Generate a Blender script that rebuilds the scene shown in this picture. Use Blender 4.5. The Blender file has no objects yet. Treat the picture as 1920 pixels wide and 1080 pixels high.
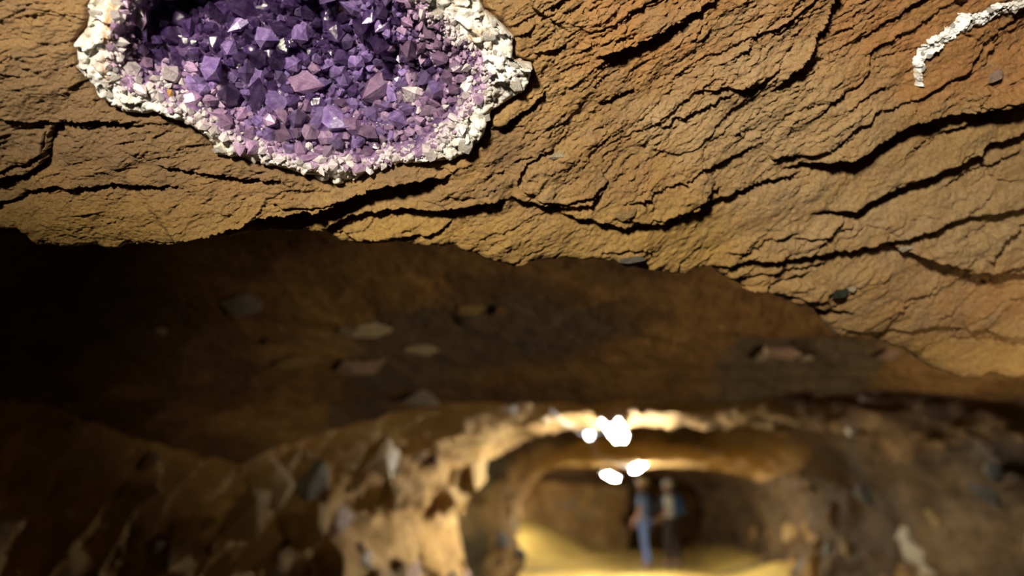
import bpy, bmesh, math, random
import numpy as np
from mathutils import Vector, Matrix, Euler

# ---------------------------------------------------------------- camera, world, light, exposure
scene = bpy.context.scene
C = scene.collection
PITCH, YAW, F = math.radians(16.7), math.radians(9.78), 1280.0
CAM = np.array([0.0, 0.0, 1.5])
cd = bpy.data.cameras.new('camera')
cam = bpy.data.objects.new('camera', cd)
C.objects.link(cam)
cam.location = CAM
cam.rotation_euler = (math.pi / 2 + PITCH, 0, YAW)
cd.lens = 24.0
cd.sensor_width = 36.0
cd.clip_start = 0.01
cd.dof.use_dof = True
cd.dof.focus_distance = 0.615
cd.dof.aperture_fstop = 2.5
scene.camera = cam

world = bpy.data.worlds.new('mine_dark')
scene.world = world
world.use_nodes = True
world.node_tree.nodes['Background'].inputs[0].default_value = (1.0, 0.62, 0.3, 1)
world.node_tree.nodes['Background'].inputs[1].default_value = 0.010

scene.view_settings.view_transform = 'Standard'
scene.view_settings.look = 'None'
scene.view_settings.gamma = 1.0
scene.view_settings.use_curve_mapping = False
scene.view_settings.exposure = 0.0

# the work lamp held up behind the photographer, shining on the near rock face
WORK_LAMP = (-0.22, -0.60, 1.81)
WORK_AIM = (0.22, 0.60, 1.98)
WORK_POWER = 146.0
ld = bpy.data.lights.new('work_lamp', 'SPOT')
ld.energy = WORK_POWER
ld.color = (1.0, 0.88, 0.71)
ld.shadow_soft_size = 0.07
ld.spot_size = math.radians(100)
ld.spot_blend = 0.55
wl = bpy.data.objects.new('work_lamp', ld)
C.objects.link(wl)
wl.scale = (1.0, 0.31, 1.0)      # a wide, low beam
wl.location = WORK_LAMP
wl.rotation_euler = (Vector(WORK_AIM) - Vector(WORK_LAMP)).to_track_quat('-Z', 'Y').to_euler()

# added unseen fill spot, shining up into the roof behind the ledge
fd = bpy.data.lights.new('roof_fill_spot', 'SPOT')
fd.energy = 165.0
fd.color = (1.0, 0.74, 0.44)
fd.shadow_soft_size = 0.06
fd.spot_size = math.radians(60)
fd.spot_blend = 0.6
fl = bpy.data.objects.new('roof_fill_spot', fd)
C.objects.link(fl)
fl.location = (1.95, 0.62, 0.85)
fl.rotation_euler = Vector((-1.35, 1.15, 1.10)).to_track_quat('-Z', 'Y').to_euler()

TUBE_STRENGTH = 900.0
BULB_STRENGTH = 14.0

rng = np.random.default_rng(11)
random.seed(11)

# ---------------------------------------------------------------- maths helpers
_fw = np.array([-math.sin(YAW) * math.cos(PITCH), math.cos(YAW) * math.cos(PITCH), math.sin(PITCH)])
_rt = np.array([math.cos(YAW), math.sin(YAW), 0.0])
_up = np.cross(_rt, _fw)


def at(px, py, d):
    """photo position + distance along the optical axis -> place in the mine (arrays welcome)"""
    px, py, d = np.asarray(px, float), np.asarray(py, float), np.asarray(d, float)
    u = (px - 960.0) / F
    v = (540.0 - py) / F
    return CAM + (_fw + u[..., None] * _rt + v[..., None] * _up) * d[..., None]


def at_y(px, py, D):
    """the same for a known world Y"""
    u, v = (px - 960.0) / F, (540.0 - py) / F
    r = _fw + u * _rt + v * _up
    return CAM + r * (D / r[1])


_perm = np.random.default_rng(5).permutation(256)
_perm = np.concatenate([_perm, _perm]).astype(np.int32)
_g3 = np.random.default_rng(6).normal(size=(256, 3))
_g3 /= np.linalg.norm(_g3, axis=1)[:, None]


def noise(x, y, z=0.0):
    x, y, z = np.broadcast_arrays(np.asarray(x, float), np.asarray(y, float), np.asarray(z, float))
    xi, yi, zi = np.floor(x).astype(np.int32), np.floor(y).astype(np.int32), np.floor(z).astype(np.int32)
    xf, yf, zf = x - xi, y - yi, z - zi
    u, v, w = [t * t * t * (t * (t * 6 - 15) + 10) for t in (xf, yf, zf)]
    xi &= 255; yi &= 255; zi &= 255
    out = 0.0
    for i in (0, 1):
        for j in (0, 1):
            for k in (0, 1):
                h = _perm[_perm[_perm[(xi + i) & 255] + ((yi + j) & 255)] + ((zi + k) & 255)]
                g = _g3[h]
                d = g[..., 0] * (xf - i) + g[..., 1] * (yf - j) + g[..., 2] * (zf - k)
                out = out + d * (u if i else 1 - u) * (v if j else 1 - v) * (w if k else 1 - w)
    return out * 1.5


def fbm(x, y, z=0.0, oct=4, gain=0.5):
    a, s, o = 1.0, 0.0, 1.0
    for i in range(oct):
        s = s + a * noise(np.asarray(x) * o, np.asarray(y) * o, np.asarray(z) * o + 7.3 * i)
        a *= gain
        o *= 2.03
    return s


def sstep(a, b, x):
    t = np.clip((x - a) / (b - a), 0, 1)
    return t * t * (3 - 2 * t)


def worley(x, y, seed=0):
    """distance to nearest and second nearest feature point and the cell's random value"""
    xi, yi = np.floor(x).astype(np.int32), np.floor(y).astype(np.int32)
    f1 = np.full(x.shape, 9.0); f2 = np.full(x.shape, 9.0); idv = np.zeros(x.shape)
    for i in (-1, 0, 1):
        for j in (-1, 0, 1):
            cx, cy = xi + i, yi + j
            h = _perm[_perm[(cx + seed) & 255] + (cy & 255)]
            h2 = _perm[(h + 61) & 255]
            d = np.hypot(cx + h / 255.0 - x, cy + h2 / 255.0 - y)
            m = d < f1
            f2 = np.where(m, f1, np.minimum(f2, d))
            idv = np.where(m, _perm[(h + 131) & 255] / 255.0, idv)
            f1 = np.where(m, d, f1)
    return f1, f2, idv


def facets(x, y, seed=0):
    """a patchwork of tilted planes: random level and slope in every cell"""
    xi, yi = np.floor(x).astype(np.int32), np.floor(y).astype(np.int32)
    f1 = np.full(x.shape, 9.0); out = np.zeros(x.shape)
    for i in (-1, 0, 1):
        for j in (-1, 0, 1):
            cx, cy = xi + i, yi + j
            h = _perm[_perm[(cx + seed) & 255] + (cy & 255)]
            h2 = _perm[(h + 61) & 255]; h3 = _perm[(h + 131) & 255]; h4 = _perm[(h + 17) & 255]; h5 = _perm[(h + 203) & 255]
            ox, oy = cx + h / 255.0 - x, cy + h2 / 255.0 - y
            d = np.hypot(ox, oy)
            m = d < f1
            out = np.where(m, 0.5 * (h3 / 255.0 - 0.5) + ox * (h4 / 255.0 - 0.5) + oy * (h5 / 255.0 - 0.75), out)
            f1 = np.where(m, d, f1)
    return out


def seg_dist(P, Q, line):
    """unsigned distance, side sign and position (0..1) along a polyline in photo pixels"""
    best = np.full(P.shape, 1e9); side = np.zeros(P.shape); tt = np.zeros(P.shape)
    n = len(line) - 1
    for i in range(n):
        (ax, ay), (bx, by) = line[i], line[i + 1]
        dx, dy = bx - ax, by - ay
        L2 = dx * dx + dy * dy + 1e-9
        t = np.clip(((P - ax) * dx + (Q - ay) * dy) / L2, 0, 1)
        d = np.hypot(P - ax - t * dx, Q - ay - t * dy)
        m = d < best
        s = np.sign(dx * (Q - ay) - dy * (P - ax))
        side = np.where(m, s, side)
        tt = np.where(m, (i + t) / n, tt)
        best = np.where(m, d, best)
    return best, side, tt


def poly_sd(P, Q, poly):
    """signed distance to a closed outline, positive inside"""
    line = list(poly) + [poly[0]]
    d = np.full(P.shape, 1e9); inside = np.zeros(P.shape, bool)
    for i in range(len(poly)):
        (ax, ay), (bx, by) = line[i], line[i + 1]
        dx, dy = bx - ax, by - ay
        t = np.clip(((P - ax) * dx + (Q - ay) * dy) / (dx * dx + dy * dy + 1e-9), 0, 1)
        d = np.minimum(d, np.hypot(P - ax - t * dx, Q - ay - t * dy))
        c = ((ay > Q) != (by > Q)) & (P < dx * (Q - ay) / (dy if abs(dy) > 1e-9 else 1e-9) + ax)
        inside ^= c
    return np.where(inside, d, -d)


# ---------------------------------------------------------------- object helpers
def grid_mesh(name, pts, keep=None, smooth=True, flip=False):
    r, c = pts.shape[:2]
    idx = np.arange(r * c).reshape(r, c)
    a, b, d, e = idx[:-1, :-1].ravel(), idx[:-1, 1:].ravel(), idx[1:, 1:].ravel(), idx[1:, :-1].ravel()
    f = np.stack([a, e, d, b] if not flip else [a, b, d, e], 1)
    V = pts.reshape(-1, 3)
    used = None
    if keep is not None:
        k = keep.ravel()
        f = f[k[f].all(1)]
        used = np.zeros(len(V), bool); used[f.ravel()] = True
        remap = np.cumsum(used) - 1
        V = V[used]; f = remap[f]
    me = bpy.data.meshes.new(name)
    me.vertices.add(len(V)); me.vertices.foreach_set('co', V.astype(np.float32).ravel())
    me.loops.add(len(f) * 4); me.loops.foreach_set('vertex_index', f.astype(np.int32).ravel())
    me.polygons.add(len(f))
    me.polygons.foreach_set('loop_start', np.arange(0, len(f) * 4, 4, dtype=np.int32))
    me.polygons.foreach_set('loop_total', np.full(len(f), 4, np.int32))
    me.polygons.foreach_set('use_smooth', np.full(len(f), smooth))
    me.update(calc_edges=True)
    return me, used


def vattr(me, name, arr):
    a = me.attributes.new(name, 'FLOAT', 'POINT')
    a.data.foreach_set('value', np.asarray(arr, np.float32).ravel())


def link(name, me, mat=None, parent=None, kind=None, label=None, cat=None, group=None):
    o = bpy.data.objects.new(name, me)
    C.objects.link(o)
    if mat is not None and me is not None:
        me.materials.append(mat)
    if parent is not None:
        o.parent = parent
    for k, v in (('kind', kind), ('label', label), ('category', cat), ('group', group)):
        if v:
            o[k] = v
    return o


def bm_mesh(name, bm, smooth=False):
    me = bpy.data.meshes.new(name)
    bm.normal_update()
    bm.to_mesh(me); bm.free()
    if smooth:
        for p in me.polygons:
            p.use_smooth = True
    return me


def tube_mesh(name, pts, rad, seg=8):
    """a round bar through points; rad is one number or one per point"""
    bm = bmesh.new()
    pts = [Vector(p) for p in pts]
    rad = rad if hasattr(rad, '__len__') else [rad] * len(pts)
    rings = []
    for i, p in enumerate(pts):
        t = (pts[min(i + 1, len(pts) - 1)] - pts[max(i - 1, 0)]).normalized()
        a = t.orthogonal().normalized()
        if rings:
            a = (pa - pa.dot(t) * t).normalized()
        pa = a
        b = t.cross(a)
        rings.append([bm.verts.new(p + (a * math.cos(k * 2 * math.pi / seg) + b * math.sin(k * 2 * math.pi / seg)) * rad[i]) for k in range(seg)])
    for r0, r1 in zip(rings, rings[1:]):
        for k in range(seg):
            bm.faces.new((r0[k], r0[(k + 1) % seg], r1[(k + 1) % seg], r1[k]))
    bm.faces.new(rings[0][::-1]); bm.faces.new(rings[-1])
    return bm_mesh(name, bm, True)


def hull_mesh(name, pts):
    bm = bmesh.new()
    for p in pts:
        bm.verts.new(p)
    r = bmesh.ops.convex_hull(bm, input=bm.verts)
    bmesh.ops.delete(bm, geom=[v for v in bm.verts if not v.link_faces], context='VERTS')
    bmesh.ops.recalc_face_normals(bm, faces=bm.faces)
    return bm_mesh(name, bm)


def stone_mesh(name, seed, n=17, jag=0.22):
    r = np.random.default_rng(seed)
    v = r.normal(size=(n, 3)); v /= np.linalg.norm(v, axis=1)[:, None]
    v *= (1 - jag + 2 * jag * r.random(n))[:, None]
    return hull_mesh(name, v)


def crystal_mesh(name, seed):
    """a six-sided quartz point: prism faces, uneven shoulder and an off-centre tip. Radius 1, base at z=0"""
    r = np.random.default_rng(seed)
    bm = bmesh.new()
    ang = [k * math.pi / 3 + r.normal() * 0.07 for k in range(6)]
    rad = [1 + r.normal() * 0.1 for k in range(6)]
    sh = [0.85 + r.normal() * 0.20 for k in range(6)]
    base = [bm.verts.new((a_ * math.cos(t), a_ * math.sin(t), -0.6)) for a_, t in zip(rad, ang)]
    top = [bm.verts.new((0.97 * a_ * math.cos(t), 0.97 * a_ * math.sin(t), s)) for a_, t, s in zip(rad, ang, sh)]
    tip = bm.verts.new((r.normal() * 0.16, r.normal() * 0.16, 1.75 + r.random() * 0.35))
    for k in range(6):
        bm.faces.new((base[k], base[(k + 1) % 6], top[(k + 1) % 6], top[k]))
        bm.faces.new((top[k], top[(k + 1) % 6], tip))
    return bm_mesh(name, bm)


# ---------------------------------------------------------------- materials
class NT:
    def __init__(self, name):
        self.m = bpy.data.materials.new(name); self.m.use_nodes = True
        self.t = self.m.node_tree; self.t.nodes.clear()
        self.out = self.n('ShaderNodeOutputMaterial')

    def n(self, kind, **kw):
        nd = self.t.nodes.new(kind)
        for k, v in kw.items():
            if k.startswith('i_'):
                nd.inputs[k[2:].replace('_', ' ')].default_value = v
            else:
                setattr(nd, k, v)
        return nd

    def l(self, a, b):
        self.t.links.new(a, b)

    def mix(self, fac, a, b, mode='MIX'):
        nd = self.n('ShaderNodeMix', data_type='RGBA', blend_type=mode)
        for s, v in ((nd.inputs[0], fac), (nd.inputs[6], a), (nd.inputs[7], b)):
            if isinstance(v, (int, float)):
                s.default_value = v
            elif isinstance(v, tuple):
                s.default_value = (*v, 1) if len(v) == 3 else v
            else:
                self.l(v, s)
        return nd.outputs[2]

    def noise(self, scale, detail=4, rough=0.55, vec=None, dist=0.0):
        nd = self.n('ShaderNodeTexNoise')
        nd.inputs['Scale'].default_value = scale
        nd.inputs['Detail'].default_value = detail
        nd.inputs['Roughness'].default_value = rough
        nd.inputs['Distortion'].default_value = dist
        if vec is not None:
            self.l(vec, nd.inputs['Vector'])
        return nd.outputs[0]

    def ramp(self, src, stops):
        nd = self.n('ShaderNodeValToRGB')
        cr = nd.color_ramp
        while len(cr.elements) < len(stops):
            cr.elements.new(0.5)
        for e, (p, c) in zip(cr.elements, stops):
            e.position = p
            e.color = (*c, 1) if isinstance(c, tuple) else (c, c, c, 1)
        self.l(src, nd.inputs[0])
        return nd.outputs[0]

    def attr(self, name):
        nd = self.n('ShaderNodeAttribute'); nd.attribute_name = name
        return nd.outputs['Fac']

    def bump(self, h, strength, dist, prev=None):
        nd = self.n('ShaderNodeBump')
        nd.inputs['Strength'].default_value = strength
        nd.inputs['Distance'].default_value = dist
        self.l(h, nd.inputs['Height'])
        if prev is not None:
            self.l(prev, nd.inputs['Normal'])
        return nd.outputs[0]

    def principled(self, color, rough=0.8, normal=None, **kw):
        p = self.n('ShaderNodeBsdfPrincipled')
        if isinstance(color, tuple):
            p.inputs['Base Color'].default_value = (*color, 1)
        else:
            self.l(color, p.inputs['Base Color'])
        if isinstance(rough, (int, float)):
            p.inputs['Roughness'].default_value = rough
        else:
            self.l(rough, p.inputs['Roughness'])
        if normal is not None:
            self.l(normal, p.inputs['Normal'])
        for k, v in kw.items():
            p.inputs[k.replace('_', ' ')].default_value = v
        self.l(p.outputs[0], self.out.inputs[0])
        return p

    def coord(self, kind='Object'):
        return self.n('ShaderNodeTexCoord').outputs[kind]


def rock_material(name, dark, mid, light, s1, s2, bump_scale, bump_dist, rough=0.85, grey=None, spec=0.3, bstr=1.0):
    t = NT(name)
    co = t.coord()
    a = t.noise(s1, 5, 0.6, co, 0.6)
    col = t.ramp(a, [(0.30, dark), (0.50, mid), (0.70, light)])
    b = t.noise(s2, 6, 0.65, co)
    col = t.mix(t.ramp(b, [(0.35, 0.0), (0.75, 0.6)]), col, tuple(c * 0.62 for c in mid))
    if grey:
        g = t.noise(s1 * 0.7, 4, 0.6, co, 1.2)
        col = t.mix(t.ramp(g, [(0.58, 0.0), (0.70, 0.75)]), col, grey)
    col = t.mix(t.attr('dark'), col, (0.055, 0.050, 0.026))
    n1 = t.bump(t.noise(bump_scale, 8, 0.62, co), bstr, bump_dist)
    t.principled(col, rough, n1, Specular_IOR_Level=spec)
    return t.m


def roof_material():
    t = NT('tunnel_roof_rock')
    co = t.coord()
    a = t.noise(2.6, 5, 0.62, co, 0.8)
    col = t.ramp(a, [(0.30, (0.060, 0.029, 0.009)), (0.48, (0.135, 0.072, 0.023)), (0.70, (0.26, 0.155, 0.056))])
    col = t.mix(t.attr('pale'), col, (0.40, 0.26, 0.095))  # painted lamplight bands
    col = t.mix(t.attr('dark'), col, (0.085, 0.050, 0.022))  # painted shade bands, with dark mottling
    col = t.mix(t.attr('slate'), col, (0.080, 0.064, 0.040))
    n1 = t.bump(t.noise(14, 8, 0.62, co), 1.0, 0.04)
    t.principled(col, 0.85, n1, Specular_IOR_Level=0.3)
    return t.m


def face_material():
    t = NT('near_rock')
    co = t.coord()
    a = t.noise(9, 6, 0.6, co, 0.8)
    col = t.ramp(a, [(0.28, (0.28, 0.165, 0.060)), (0.5, (0.39, 0.240, 0.088)), (0.72, (0.50, 0.33, 0.135))])
    # rusty and pale zones are the rock's own colours
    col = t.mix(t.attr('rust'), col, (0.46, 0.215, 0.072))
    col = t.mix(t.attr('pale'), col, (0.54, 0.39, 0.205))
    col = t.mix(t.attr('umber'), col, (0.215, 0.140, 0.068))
    col = t.mix(t.attr('ochre'), col, (0.46, 0.29, 0.075))
    sp = t.noise(260, 5, 0.7, co)
    col = t.mix(t.ramp(sp, [(0.42, 0.0), (0.70, 0.55)]), col, (0.20, 0.100, 0.035))
    sp2 = t.noise(420, 3, 0.7, co)
    col = t.mix(t.ramp(sp2, [(0.60, 0.0), (0.75, 0.5)]), col, (0.66, 0.43, 0.20))
    n1 = t.bump(t.noise(170, 8, 0.7, co), 1.0, 0.0060)
    n2 = t.bump(t.noise(800, 5, 0.75, co), 0.9, 0.0014, n1)
    t.principled(col, 0.78, n2, Specular_IOR_Level=0.35)
    return t.m


M = {}
M['face'] = face_material()
M['ceiling'] = rock_material('tunnel_ceiling_rock', (0.17, 0.085, 0.028), (0.30, 0.165, 0.055), (0.44, 0.27, 0.10), 2.4, 14, 18, 0.03)
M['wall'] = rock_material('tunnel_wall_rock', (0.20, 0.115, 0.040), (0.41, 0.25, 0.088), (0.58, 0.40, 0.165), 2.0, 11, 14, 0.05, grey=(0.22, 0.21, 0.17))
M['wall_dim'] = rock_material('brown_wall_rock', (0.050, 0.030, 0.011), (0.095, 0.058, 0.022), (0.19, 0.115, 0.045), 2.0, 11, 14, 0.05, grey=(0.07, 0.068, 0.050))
M['low_bounce'] = rock_material('low_bounce_floor', (0.03, 0.02, 0.01), (0.06, 0.04, 0.02), (0.10, 0.065, 0.03), 2.0, 9, 30, 0.02, 0.7)  # dark tone made up for the unseen near floor, to cut bounce light
M['floor'] = rock_material('dusty_floor', (0.34, 0.22, 0.045), (0.50, 0.34, 0.075), (0.60, 0.43, 0.12), 1.2, 9, 30, 0.02, 0.9)


def simple_rock(name, c, rough=0.8, scale=60.0, dist=0.006, vary=0.45, **kw):
    t = NT(name)
    co = t.coord()
    dark = tuple(x * (1 - vary) for x in c)
    col = t.ramp(t.noise(scale * 0.1, 4, 0.6, co), [(0.3, dark), (0.7, c)])
    t.principled(col, rough, t.bump(t.noise(scale, 6, 0.65, co), 0.8, dist), **kw)
    return t.m


M['tan'] = simple_rock('tan_stone', (0.50, 0.33, 0.12), scale=8, dist=0.1)
M['ochre'] = simple_rock('ochre_stone', (0.48, 0.28, 0.07), scale=8, dist=0.1)
M['brown'] = simple_rock('brown_stone', (0.26, 0.14, 0.05), scale=8, dist=0.1)
M['slate'] = simple_rock('slate_stone', (0.20, 0.19, 0.145), scale=8, dist=0.1)
M['cream'] = simple_rock('cream_stone', (0.80, 0.68, 0.46), 0.55, scale=8, dist=0.08)
M['greystone'] = simple_rock('grey_stone', (0.46, 0.43, 0.38), scale=8, dist=0.1)
M['pinkish'] = simple_rock('pinkish_stone', (0.58, 0.40, 0.32), 0.6, scale=8, dist=0.08)
M['greenchip'] = simple_rock('dark_green_chip', (0.045, 0.06, 0.045), 0.35, 30, 0.01)

# ---------------------------------------------------------------- near rock ledge
KA, KB, KC = 1.361, -0.256, 0.768


def base_d(px, py):
    u, v = (px - 960.0) / F, (540.0 - py) / F
    return 1.0 / (KA + KB * u + KC * v)


_n = KB * _rt + KC * _up + KA * _fw
NRM = -_n / np.linalg.norm(_n)        # out of the rock, towards the tunnel

LIP = [(-400, 400), (-60, 418), (0, 426), (38, 430), (55, 448), (72, 461), (120, 464), (205, 466), (240, 456), (330, 457), (348, 452),
       (420, 452), (470, 446), (560, 444), (612, 446), (640, 462), (690, 472), (745, 464), (800, 470), (850, 471), (905, 485), (930, 496),
       (970, 505), (1010, 497), (1050, 489), (1100, 486), (1150, 491), (1180, 507), (1230, 518), (1290, 523), (1345, 513), (1385, 540),
       (1440, 558), (1510, 584), (1545, 598), (1562, 622), (1582, 642), (1640, 637), (1700, 660), (1748, 694), (1810, 712), (1870, 708),
       (1925, 716), (2000, 730), (2300, 760)]

# overhanging edges of rock layers: points, height in mm, reach above, reach below (photo pixels)
EDGES = [
    ([(2050, 165), (1930, 183), (1860, 195), (1800, 205), (1740, 215), (1700, 227), (1660, 250), (1620, 276), (1585, 294), (1530, 302), (1460, 322)], 30, 90, 34),
    ([(2050, 195), (1900, 205), (1840, 220), (1800, 236), (1760, 252)], 10, 20, 26),
    ([(2050, 205), (1930, 240), (1870, 262), (1845, 268), (1828, 287), (1780, 305), (1720, 330), (1660, 360), (1592, 389), (1500, 402)], 22, 60, 30),
    ([(2050, 340), (1930, 366), (1907, 380), (1850, 388), (1800, 398), (1755, 411), (1700, 434), (1650, 452), (1580, 466), (1518, 475), (1440, 487), (1378, 495), (1308, 520)], 17, 50, 26),
    ([(1655, 456), (1693, 464), (1730, 478), (1767, 486), (1794, 499), (1852, 509), (1925, 500), (2050, 490)], 18, 40, 30),
    ([(1562, -40), (1556, 0), (1545, 40), (1525, 76), (1508, 106), (1478, 134), (1440, 180)], 15, 14, 40),
    ([(1380, -60), (1335, 0), (1300, 22), (1260, 46), (1222, 70), (1180, 86), (1150, 94), (1110, 112)], 18, 60, 20),
    ([(1195, 166), (1160, 182), (1125, 202)], 7, 30, 14),
    ([(1370, 175), (1330, 195), (1285, 218), (1235, 246)], 6, 30, 14),
    ([(1440, 140), (1390, 162), (1345, 165), (1300, 172)], 7, 30, 14),
    ([(1040, 278), (1010, 288), (985, 300), (972, 322), (966, 350)], 11, 26, 16),
    ([(955, 362), (1000, 374), (1050, 382), (1095, 374), (1130, 352)], 15, 60, 16),
    ([(1040, 394), (1090, 402), (1135, 412), (1160, 420), (1200, 418), (1240, 415), (1290, 397), (1335, 360), (1360, 345)], 13, 50, 20),
    ([(1165, 377), (1200, 368), (1240, 350), (1290, 335), (1320, 316), (1360, 300), (1440, 262)], 10, 26, 14),
    ([(1290, 396), (1350, 372), (1440, 340), (1520, 322)], 9, 50, 40),
    ([(-60, 400), (0, 378), (60, 356), (100, 345), (180, 343), (225, 338), (300, 336), (360, 344)], 8, 60, 12),
    ([(112, 225), (100, 240), (95, 270), (82, 302), (58, 318), (0, 330), (-60, 334)], 11, 16, 26),
    ([(-60, 195), (0, 212), (60, 222), (130, 224), (205, 222), (285, 222)], 8, 60, 14),
    ([(336, 446), (352, 432), (400, 424), (440, 414), (480, 402), (540, 396), (600, 386), (640, 372), (690, 352), (740, 338), (800, 328), (860, 318)], 28, 110, 46),
    ([(600, 438), (640, 412), (690, 398), (750, 392), (820, 392), (900, 372), (960, 366)], 20, 60, 26),
    ([(300, 300), (360, 312), (400, 318), (470, 330), (545, 332)], 8, 30, 12),
    ([(1120, 472), (1180, 466), (1230, 470)], 4, 20, 10),
    ([(1378, 560), (1417, 548), (1450, 536), (1480, 524), (1530, 508)], 9, 20, 12),
    ([(1360, 532), (1430, 515), (1500, 502), (1560, 492)], 8, 20, 12),
    ([(1500, 585), (1535, 580), (1560, 583), (1600, 580)], 12, 30, 14),
    ([(1560, 618), (1640, 615), (1700, 612), (1760, 606), (1840, 612), (1870, 626), (1925, 642)], 8, 40, 20),
    ([(1870, 510), (1920, 520), (1990, 520)], 6, 20, 20),
    ([(1925, 400), (1860, 440), (1838, 462), (1825, 478)], 9, 24, 24),
    ([(1925, 280), (1860, 306), (1800, 330), (1760, 352)], 6, 24, 18),
    ([(1500, 430), (1440, 452), (1400, 470), (1360, 480)], 6, 26, 16),
    ([(1600, 420), (1540, 440), (1480, 446)], 6, 26, 16),
    ([(985, -30), (1000, 15), (1030, 34), (990, 60)], 8, 30, 18),
    ([(1000, 100), (1040, 92), (1066, 84)], 6, 20, 12),
    ([(930, 240), (962, 214), (1000, 190), (1028, 170)], 10, 20, 20),
]

OUTER = [(178, -50), (158, 14), (160, 40), (138, 75), (148, 112), (158, 145), (184, 176), (200, 196), (240, 216), (278, 219), (300, 212),
         (340, 230), (378, 254), (402, 280), (440, 297), (480, 309), (520, 318), (560, 329), (592, 337), (628, 353), (662, 349), (690, 335),
         (740, 320), (790, 309), (850, 298), (882, 288), (905, 262), (914, 236), (925, 206), (960, 190), (986, 172), (1003, 142), (1000, 114),
         (966, 102), (969, 66), (945, 40), (916, 14), (896, -30), (880, -110), (760, -200), (450, -230), (230, -150)]
INNER = [(252, -30), (238, 20), (222, 60), (218, 110), (232, 148), (264, 162), (300, 172), (340, 196), (392, 224), (432, 250), (480, 274),
         (540, 292), (600, 304), (680, 310), (742, 294), (800, 274), (842, 240), (872, 196), (904, 168), (906, 134), (880, 84), (842, 46),
         (802, 20), (778, -10), (760, -70), (680, -140), (480, -165), (300, -110)]


def strata_w(P, Q):
    g = np.array([0, 800, 1300, 1900]); s = np.tan(np.radians([4, 20, 36, 27]))
    xs = np.arange(-600, 2500, 10.0)
    G = np.cumsum(np.interp(xs, g, s) * 10)
    return Q + np.interp(P, xs, G)


def face_height(P, Q):
    W = strata_w(P, Q)
    warp = fbm(P / 260, Q / 200, 1.7, 4)
    warp2 = fbm(P / 60, Q / 60, 9.1, 3)
    right = sstep(850, 1250, P)
    low = sstep(330, 430, Q) * sstep(1400, 1250, P)
    h = 0.016 * fbm(P / 520, Q / 420, 0.3, 3)
    h += 0.0055 * fbm(P / 110, W / 70, 4.4, 4)

    def saw(period, amp, stretch, wamp, zz):
        t = W / period + wamp * fbm(P / stretch, W / (period * 2.2), zz, 3) + 0.12 * warp2
        f = t - np.floor(t)
        cell = noise(np.floor(t) * 3.7 + 0.5, P / (stretch * 0.8), zz + 2.2)
        return amp * (sstep(0, 1, f) if False else f ** 1.6) * np.clip(0.45 + 1.3 * cell, 0, 1.3)

    k = 0.30 + 0.70 * right - 0.2 * low
    calm = 0.45 + 0.55 * sstep(-0.25, 0.25, fbm(P / 170, W / 90, 21.0, 3))      # quiet and broken areas
    tex = np.clip(sstep(1750, 1350, P) * sstep(980, 1060, P) * sstep(420, 330, Q) + 0.25, 0, 1)      # crumbly middle
    band = np.exp(-((Q - np.interp(P, [900, 1300, 1500, 1950], [450, 450, 385, 215])) / 30) ** 2) * sstep(900, 1100, P)      # smooth diagonal band
    q_ = 1 - 0.75 * band
    h += saw(120, 0.0036, 420, 1.1, 0.9) * k * q_
    h += saw(46, 0.0017, 190, 1.2, 5.1) * k * calm * q_
    h += saw(17, 0.0014, 80, 1.4, 8.7) * (0.35 + 0.65 * tex) * calm * q_
    h += saw(8, 0.0010, 40, 1.4, 18.7) * (0.3 + 0.7 * tex) * calm * q_
    h += 0.0100 * facets((P + 60 * warp) / 230, (W + 40 * warp) / 90) * (0.4 + 0.4 * right) * q_
    h += 0.0044 * facets((P + 30 * warp2) / 70, (W + 20 * warp) / 26, 33) * calm * (1 - 0.35 * low) * q_
    h += 0.0034 * facets((P + 14 * warp2) / 22, (W + 9 * warp2) / 9, 90) * calm * (0.45 + 0.75 * tex) * q_
    h += 0.0021 * facets((P + 6 * warp2) / 9, (W + 5 * warp2) / 5, 140) * (0.5 + 0.6 * tex)
    h += 0.0011 * fbm(P / 9, W / 5, 3.3, 3)
    for line, mm, ra, rb in EDGES:
        xs = [p[0] for p in line]; ys = [p[1] for p in line]
        pad = 2.5 * max(ra, rb) + 30
        m = (P > min(xs) - pad) & (P < max(xs) + pad) & (Q > min(ys) - pad) & (Q < max(ys) + pad)
        if not m.any():
            continue
        p, q = P[m], Q[m]
        jx = (4 * noise(p / 21, q / 21, 2.0) + 2.0 * noise(p / 7, q / 7, 4.0)) * np.where(p > 1450, 0.55, 1.0)
        d, s, t = seg_dist(p + jx, q + 1.2 * jx, line)
        up = s if line[0][0] > line[-1][0] else -s
        ends = sstep(0, 0.08, t) * sstep(1, 0.86, t) if True else 1
        lo = -np.exp(-d / rb) * mm * 0.62
        hi = np.exp(-d / ra) * mm * 0.38
        add = 1.2 * np.where(up > 0, hi, lo * sstep(-1.0, 2.0, d)) * ends
        # fade out round the ends of the line
        h[m] += add * 0.001
    return h


def face_points(P, Q, h):
    return at(P, Q, base_d(P, Q)) + NRM * h[..., None]


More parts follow.
